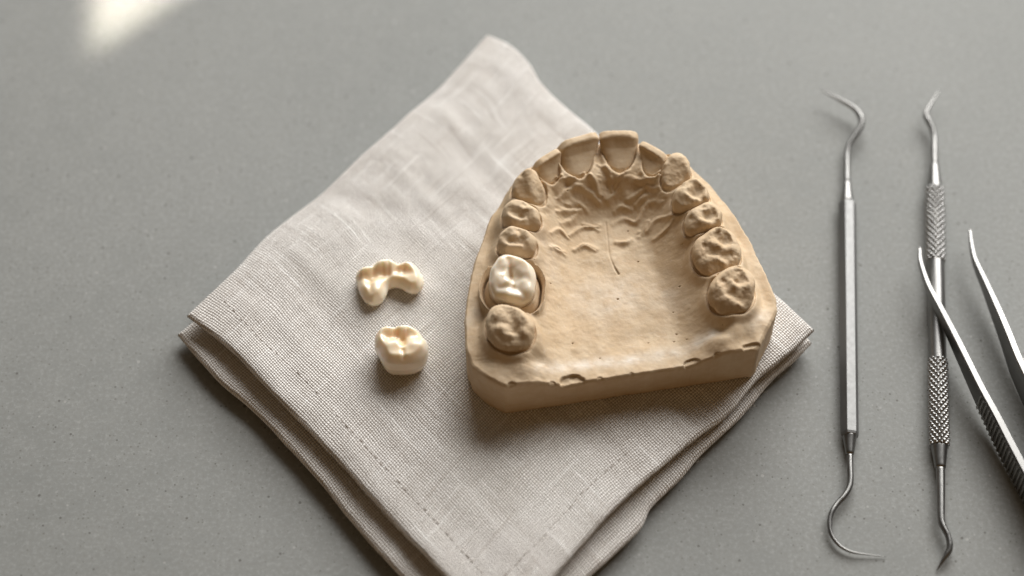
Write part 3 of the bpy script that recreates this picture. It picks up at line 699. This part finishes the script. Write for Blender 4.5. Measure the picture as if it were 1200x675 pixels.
    mk('base', V, F, PLASTER, root, attrs=at)
    for T in teeth:
        v, f = T.mesh()
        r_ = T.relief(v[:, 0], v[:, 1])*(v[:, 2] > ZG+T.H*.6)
        mk(T.d['kind'], v, f, PLASTER_T, root, attrs={'recess_shade': .30*smooth(-.55, -1.2, r_), 'chalk': 0*r_})  # deep hollows darkened in colour, as painted shade
    for T in incisors:
        v, f = T.mesh(); mk('incisor', v, f, PLASTER_T, root)
    # the sawn-out stump that carries the ceramic crown
    def die(x, y, z):
        e = crown.e(x, y); tp = 1.02+.14*smooth(ZG-.1, ZG-2.2, z)
        return smax((e/tp-1)*crown.R0, z-(ZG-.1)+.15*vnoise(x*.6, y*.6, 0, 8), .35) if True else 0
    m = crown.rr.max()+1.2
    v, f = surface_nets(lambda x, y, z: np.maximum(die(x, y, z), ZG-4.5-z), (crown.c[0]-m, crown.c[1]-m, ZG-5), (crown.c[0]+m, crown.c[1]+m, ZG+1), .22)
    mk('die', v, f, PLASTER, root)
build_cast()

# ------------------------------------------------------------------ ceramic pieces
def build_seated_crown():
    v, f = crown.mesh(.16)
    r_ = crown.relief(v[:, 0], v[:, 1]); up = smooth(crown.zo-2.2, crown.zo-.4, v[:, 2])
    low = smooth(ZG+2.2, ZG, v[:, 2])
    o = mk('dental_restoration', v, f, CER_W, attrs={'stain': np.clip(smooth(-.15, -1.1, r_)*up*.8+.30*low, 0, 1)}, loc=(*crown.c, ZG))
    o['label'] = 'glossy white ceramic crown seated on a molar stump in the plaster cast'; o['category'] = 'dental crown'
build_seated_crown()

def implicit_piece(name, label, cat, out, zoom, zmid, feats, H, mat, tiltdeg=0, k=.9, roll=0, zlift=0, rim=1.1, ys=1.0):
    _z = zc(*zoom, out); _ys = [q[1] for q in _z]; _f = lambda y: (y-min(_ys))/(max(_ys)-min(_ys)); W = np.array([P(q[0], q[1], zmid[0]*(1-_f(q[1]))+zmid[1]*_f(q[1]))[:2] for q in _z]); W[:, 1] = W[:, 1].max()-(W[:, 1].max()-W[:, 1])*ys; c = W.mean(0)
    closed = catmull(np.vstack([W, W[:1]]), 90); closed[-1] = closed[0]
    fw = []; ytop = W[:, 1].max()
    for (x1, y1, x2, y2, zz, wd, am) in feats:
        p, q = zc(*zoom, [(x1, y1), (x2, y2)]); A_, B_ = P(*p, ZN+zz)[:2], P(*q, ZN+zz)[:2]
        fw.append((A_-c, B_-c, wd*1.3, am*(.7 if am > 0 else .5)))
    pc = closed-c
    def sd(x, y):
        dd = np.full(np.shape(x), 1e9); ins = np.zeros(np.shape(x), bool)
        for i in range(len(pc)-1):
            a, b = pc[i], pc[i+1]; dd = np.minimum(dd, segd(x, y, a, b))
            cnd = ((a[1] > y) != (b[1] > y)); xs = (b[0]-a[0])*(y-a[1])/(b[1]-a[1]+1e-12)+a[0]; ins ^= cnd & (x < xs)
        return np.where(ins, -dd, dd)
    lo2, hi2 = pc.min(0)-1, pc.max(0)+1; g = .1
    gx = np.arange(lo2[0], hi2[0], g); gy = np.arange(lo2[1], hi2[1], g); GX, GY = np.meshgrid(gx, gy, indexing='ij'); SD = sd(GX, GY)
    def sdi(x, y):
        fx = np.clip((x-lo2[0])/g, 0, len(gx)-1.001); fy = np.clip((y-lo2[1])/g, 0, len(gy)-1.001); i = fx.astype(int); j = fy.astype(int); u = fx-i; w_ = fy-j
        return (SD[i, j]*(1-u)+SD[i+1, j]*u)*(1-w_)+(SD[i, j+1]*(1-u)+SD[i+1, j+1]*u)*w_
    def rel(x, y):
        h = 0*x
        for a, b, wd, am in fw: h = h+am*np.exp(-(segd(x, y, a, b)/wd)**2)
        return h
    def F(x, y, z):
        t = z/H; s0 = sdi(x, y); ins = np.interp(t, [-.1, 0, .2, .45, .7, .9, 1.2], [1.3, .95, .35, 0, .10, .45, 1.0])
        d1 = s0+ins; top = H + rel(x, y) - rim*smooth(-1.6, 0, s0)
        return np.maximum(smax(d1, (z-top)*.78, k), smax(-z, d1, .5))
    v, f = surface_nets(F, (lo2[0], lo2[1], -.4), (hi2[0], hi2[1], H+3.2), .17)
    r_ = rel(v[:, 0], v[:, 1]); up = smooth(H*.3, H*.7, v[:, 2])
    stain = np.clip(smooth(.1, -1.6, r_)*up*.75+.35*smooth(H*.4, 0, v[:, 2]), 0, 1)
    inn = smooth(-.5, -1.7, sdi(v[:, 0], v[:, 1])); stain = np.clip(np.maximum(stain, .8*inn*smooth(H+1.0, H-.9, v[:, 2])*up), 0, 1)
    R = np.array(Matrix.Rotation(math.radians(tiltdeg), 3, 'X') @ Matrix.Rotation(math.radians(roll), 3, 'Y'))
    v = v @ R.T; v[:, 2] += ZN-.12+zlift-v[:, 2].min()
    o = mk(name, v+np.array([c[0], c[1], 0]), f, mat, attrs={'stain': stain}, loc=(c[0], c[1], ZN))
    o['label'] = label; o['category'] = cat
    return o
B6 = (410, 290, 8.44); B7 = (430, 375, 9.0)
implicit_piece('dental_bridge', 'ivory ceramic bridge fragment with a notch, lying on the napkin above the loose crown', 'dental bridge',
    [(50,260),(70,205),(130,160),(200,150),(250,105),(330,75),(420,80),(480,115),(560,95),(630,120),(680,190),(725,270),(728,350),(690,420),(620,440),(560,425),(500,380),(440,370),(385,400),(360,480),(320,545),(240,585),(170,565),(115,490),(75,390)], B6, (ZN+4.6, ZN+1.2),
    [(130,200,200,190,4.5,1.0,1.2),(300,120,400,120,5.5,1.3,1.7),(560,140,620,170,4.8,1.1,1.3),(460,150,460,200,5,.6,-.5),(130,310,200,330,3,.9,-1.1),(270,270,360,290,3,1.0,-1.3),(480,240,560,260,3,.9,-.9),
     (385,170,385,260,4,.30,-.35),(325,190,330,260,4,.3,-.25),(540,180,530,250,4,.3,-.3),(120,400,150,410,3.6,.7,.5),(250,370,260,420,3.6,.8,.6),(200,350,200,460,3.4,.5,-.5),(440,310,470,320,3.2,.8,.3),(570,290,640,300,3.6,.8,.3),(230,200,235,270,4,.45,-.5)], 4.1, CER_A, 0, .8)
implicit_piece('dental_restoration', 'ivory ceramic molar crown lying loose on the napkin beside the cast', 'dental crown',
    [(75,250),(85,180),(130,110),(200,75),(270,85),(340,75),(430,65),(500,95),(560,140),(600,210),(645,290),(650,390),(630,470),(570,550),(470,600),(330,610),(230,590),(170,520),(120,400),(85,320)], B7, (ZN+6.0, ZN+1.2),
    [(160,140,240,130,6.5,1.2,1.0),(370,120,450,120,6.8,1.3,1.3),(290,110,300,200,6,.5,-.6),(300,240,360,260,4.5,1.0,-1.6),(190,240,220,260,4.5,.8,-1.1),(470,230,540,250,4.5,.9,-1.0),(380,290,385,340,4.4,.5,-1.4),
     (240,330,300,310,5.6,.9,.9),(500,330,580,340,5.6,1.0,.9),(385,400,390,470,5,.35,-.7),(330,180,325,250,5,.3,-.3),(430,170,420,240,5,.3,-.3),(140,260,150,300,5,.6,.3),(600,270,610,300,5,.6,.3)], 7.0, CER_A, -5, .8, zlift=-.1)

# ------------------------------------------------------------------ instruments
def trace(pts):                                 # (px,py,z)
    return np.array([P(x, y, z) for x, y, z in pts])
def lerp_path(a, b, n): return np.linspace(a, b, n)

def build_explorer():
    A = P(992.9, 236, 1.75); B = P(995.6, 512, 1.75)
    root = thing('dental_explorer', 'slim steel explorer with plain eight-sided handle and hooked ends, nearest the napkin', 'dental explorer', (*(((A+B)/2)[:2]), 0))
    d = (B-A)/np.linalg.norm(B-A)
    L = np.linalg.norm(B-A)
    ts = [0, .002, .012, .5, .988, .998, 1.0]; rs = [.62, .80, 1.0, 1.0, 1.0, .92, .80]
    path = [A+d*L*t for t in ts]
    V, F = sweep(path, [1.98*r for r in rs], 6, phase=math.radians(9))
    o = mk('handle', V, F, STEEL, root, shade=False)
    bv = o.modifiers.new('bevel', 'BEVEL'); bv.width = .14*S; bv.segments = 2; bv.limit_method = 'ANGLE'; bv.angle_limit = math.radians(20)
    # top ferrule and hook
    def ferrule(a, b, r0, r1):
        pth = lerp_path(a, b, 14); t = np.linspace(0, 1, 14); r = r0+(r1-r0)*t**.8; r[0] *= .97; r[-1] *= .9
        V, F = sweep(pth, r, 28); return mk('ferrule', V, F, STEEL_P, root)
    ft = P(992.7, 213, 1.75); fb = P(995.9, 533, 1.75)
    ferrule(A+d*.3, ft, 1.55, .78); ferrule(B-d*.3, fb, 1.6, .86)
    h = catmull(trace([(992.7,214,1.75),(992.5,196,1.75),(992.6,180,1.9),(995.5,168.5,2.2),(1001.5,160,2.5),(1007.5,151,2.8),(1009.6,143,3.0),(1007.5,134.5,3.2),(1000,126,3.4),(988,119,3.6),(976,112.5,3.6),(963,106,3.4)]), 80)
    r = np.interp(np.linspace(0, 1, 80), [0, .25, .45, .6, .75, .9, 1], [.66, .62, .70, .76, .58, .36, .10])
    V, F = sweep(h, r, 18); mk('hook', V, F, STEEL_P, root)
    h = catmull(trace([(995.9,532,1.75),(996.3,550,1.75),(996.6,563,1.7),(994.5,573,1.7),(989,582,1.7),(981.5,590,1.6),(976,598,1.6),(973,606,1.5),(972.2,614,1.4),(973.2,623,1.3),(976.8,631,1.2),(983,638.5,1.1),(992,644.5,1.0),(1003,648,.9),(1018,650,.7),(1038,652.5,.35)]), 100)
    r = np.interp(np.linspace(0, 1, 100), [0, .15, .35, .55, .7, .85, 1], [.70, .66, .58, .50, .40, .25, .05])
    V, F = sweep(h, r, 18); mk('hook', V, F, STEEL_P, root)
build_explorer()

def build_probe():
    R = 2.15
    root = thing('dental_probe', 'steel probe with two crosshatched knurled grips lying under the tweezers', 'dental probe', (*P(1098, 400, 0)[:2], 0))
    top, k1, k2, bot = P(1095.6, 222, R), P(1096.6, 307, R), P(1099, 423, R), P(1100.8, 523, R)
    V, F = sweep(np.vstack([lerp_path(top, k1, 3), lerp_path(k1, k2, 6)[1:], lerp_path(k2, bot, 3)[1:]]), [R*.86]*10, 48)
    handle = mk('handle', V, F, STEEL_P, root)
    for a, b in ((top, k1), (k2, bot)):
        L = np.linalg.norm(b-a); n = int(L/.11); ns = 152; th = np.arange(ns)/ns*2*math.pi; st = 11
        path = lerp_path(a, b, n); pitch = 2*math.pi*R/st*1.25
        def rf(i, t, L=L, n=n, pitch=pitch):
            z = i/(n-1)*L; q1 = np.abs(np.sin((st*t+2*math.pi*z/pitch)/2)); q2 = np.abs(np.sin((st*t-2*math.pi*z/pitch)/2))
            end = min(1, min(z, L-z)/.35)
            return 1-.035*(1-end)-.22*(1-np.minimum(q1, q2)**.8)
        V, F = sweep(path, [R*1.04]*n, ns, rfun=rf); mk('knurled_grip', V, F, STEEL_K, handle, shade=True)
    def ferrule(a, b, r0, r1):
        pth = lerp_path(a, b, 16); t = np.linspace(0, 1, 16); r = r0+(r1-r0)*t; r[0] *= .96; r[-1] *= .92
        V, F = sweep(pth, r, 28); mk('ferrule', V, F, STEEL_P, root)
    dt = (k1-top)/np.linalg.norm(k1-top)
    ferrule(top+dt*.2, P(1095, 192, R), 1.62, .92); ferrule(bot-dt*.2, P(1102, 549, R), 1.80, 1.12)
    h = catmull(trace([(1095,193,R),(1094.9,176,R),(1094.7,162,R),(1092,150,R+.3),(1087.5,141,R+.6),(1085,134.5,R+.8),(1087,128.5,R+1.0),(1093,118,R+1.1),(1101,105,R+.9)]), 70)
    r = np.interp(np.linspace(0, 1, 70), [0, .3, .5, .66, .8, 1], [.72, .66, .72, .60, .40, .10]); V, F = sweep(h, r, 18); mk('hook', V, F, STEEL_P, root)
    h = catmull(trace([(1102,548,R),(1102.5,570,R),(1102.7,590,R),(1103.1,609,R),(1106,618,R),(1110.5,627,R-.1),(1113,637,R-.3),(1112.2,645,R-.5),(1107.5,653,R-.8),(1102.5,661,R-1.2),(1097.5,669,R-1.7)]), 90)
    r = np.interp(np.linspace(0, 1, 90), [0, .05, .35, .52, .62, .75, .85, 1], [.98, .95, .72, .60, .66, .62, .38, .07]); V, F = sweep(h, r, 18); mk('hook', V, F, STEEL_P, root)
build_probe()

def build_tweezers():
    root = thing('tweezers', 'open steel tweezers with ribbed grips resting across the knurled probe', 'tweezers', (*P(1230, 560, 0)[:2], 0))
    def arm(pts, widths, heights, side, ribs):
        p = catmull(trace(pts), 120); n = len(p); t = np.linspace(0, 1, n)
        d = np.gradient(p, axis=0); d[:, 2] = 0; d /= np.linalg.norm(d, axis=1)[:, None]; nn = np.stack([d[:, 1], -d[:, 0], 0*t], 1)
        tt = np.linspace(0, 1, len(widths)); wd = np.interp(t, tt, widths); ht = np.interp(t, tt, heights)
        prof = [(-.5, -.12), (-.40, 0), (.40, 0), (.5, -.12), (.5, -.92), (.38, -1), (-.38, -1), (-.5, -.92)]
        V = []
        for i in range(n):
            for (a, b) in prof:
                bz = b*ht[i] if abs(b) > .5 else (-.22 if b else 0.)
                V.append(p[i]+nn[i]*a*wd[i]+np.array([0, 0, bz]))
        m = len(prof); F = [(i*m+j, i*m+(j+1) % m, (i+1)*m+(j+1) % m, (i+1)*m+j) for i in range(n-1) for j in range(m)]
        F += [tuple(range(m-1, -1, -1)), tuple((n-1)*m+j for j in range(m))]
        a = mk('arm', V, F, STEEL_P, root, shade=False)
        bv = a.modifiers.new('bevel', 'BEVEL'); bv.width = .12*S; bv.segments = 2; bv.limit_method = 'ANGLE'; bv.angle_limit = math.radians(28)
        # ribbed grip plate let into the outer face
        V, F, k = [], [], 0
        i0, i1 = ribs; s = i0
        L = np.r_[0, np.cumsum(np.linalg.norm(np.diff(p, axis=0), axis=1))]
        pos = np.arange(L[i0], L[i1], 1.25)
        for q in pos:
            c = np.array([np.interp(q, L, p[:, e]) for e in range(3)]); dd = np.array([np.interp(q, L, d[:, e]) for e in range(3)]); nv = np.array([dd[1], -dd[0], 0])*side
            ww = np.interp(q, L, wd); hh = np.interp(q, L, ht)
            for (u, o_, zz) in ((-.36, -.1, -.45), (.36, -.1, -.45), (.36, -.1, -hh+.4), (-.36, -.1, -hh+.4), (-.2, .32, -.6), (.2, .32, -.6), (.2, .32, -hh+.6), (-.2, .32, -hh+.6)):
                V.append(c+dd*u+nv*(ww/2+o_)+np.array([0, 0, zz]))
            F += [tuple(k+j for j in f) for f in ((4, 5, 6, 7), (0, 1, 5, 4), (1, 2, 6, 5), (2, 3, 7, 6), (3, 0, 4, 7), (3, 2, 1, 0))]; k += 8
        mk('ribbed_grip', V, F, STEEL_D, a, shade=False)
        return p
    # left arm (crosses above the probe), right arm; both run on to the joint outside the frame
    pa = arm([(1078.2,290,5.6),(1078.8,303,5.9),(1083,318,6.3),(1090,336,6.8),(1103,360,7.2),(1125,402,7.6),(1150,452,8.0),(1168,485,8.2),(1185,518,8.3),(1203,552,8.4),(1240,620,8.6),(1280,690,8.6),(1318,752,8.6)],
             [.5, .75, .85, 1.0, 1.2, 1.45, 1.5, 1.55, 1.6, 1.6, 1.6, 1.6, 1.6], [1.1, 1.5, 1.8, 2.2, 2.8, 4.2, 5.6, 6.8, 7.3, 7.6, 7.8, 7.9, 7.9], 1, (62, 100))
    pb = arm([(1137,269,4.8),(1139,285,5.2),(1142,299,5.5),(1146,309,5.8),(1156,330,6.2),(1169,358,6.6),(1182,388,7.2),(1194,418,7.8),(1208,448,8.1),(1232,505,8.4),(1268,600,8.6),(1300,680,8.6),(1324,750,8.6)],
             [.5, .7, .8, .9, 1.1, 1.4, 1.5, 1.55, 1.6, 1.6, 1.6, 1.6, 1.6], [1.1, 1.6, 2.0, 2.4, 3.2, 4.4, 5.6, 6.8, 7.3, 7.6, 7.8, 7.9, 7.9], -1, (70, 104))
    # the welded heel that joins the two arms
    a, b = pa[-1], pb[-1]; m = (a+b)/2; dr = (pa[-1]-pa[-8]); dr[2] = 0; dr /= np.linalg.norm(dr)
    path = np.array([m-dr*2, m+dr*2, m+dr*8, m+dr*12]); path[:, 2] = 4.6
    V, F = sweep(path, [2.6, 2.5, 2.2, 1.4], 16, flat=1.5); mk('heel', V, F, STEEL, root)
build_tweezers()
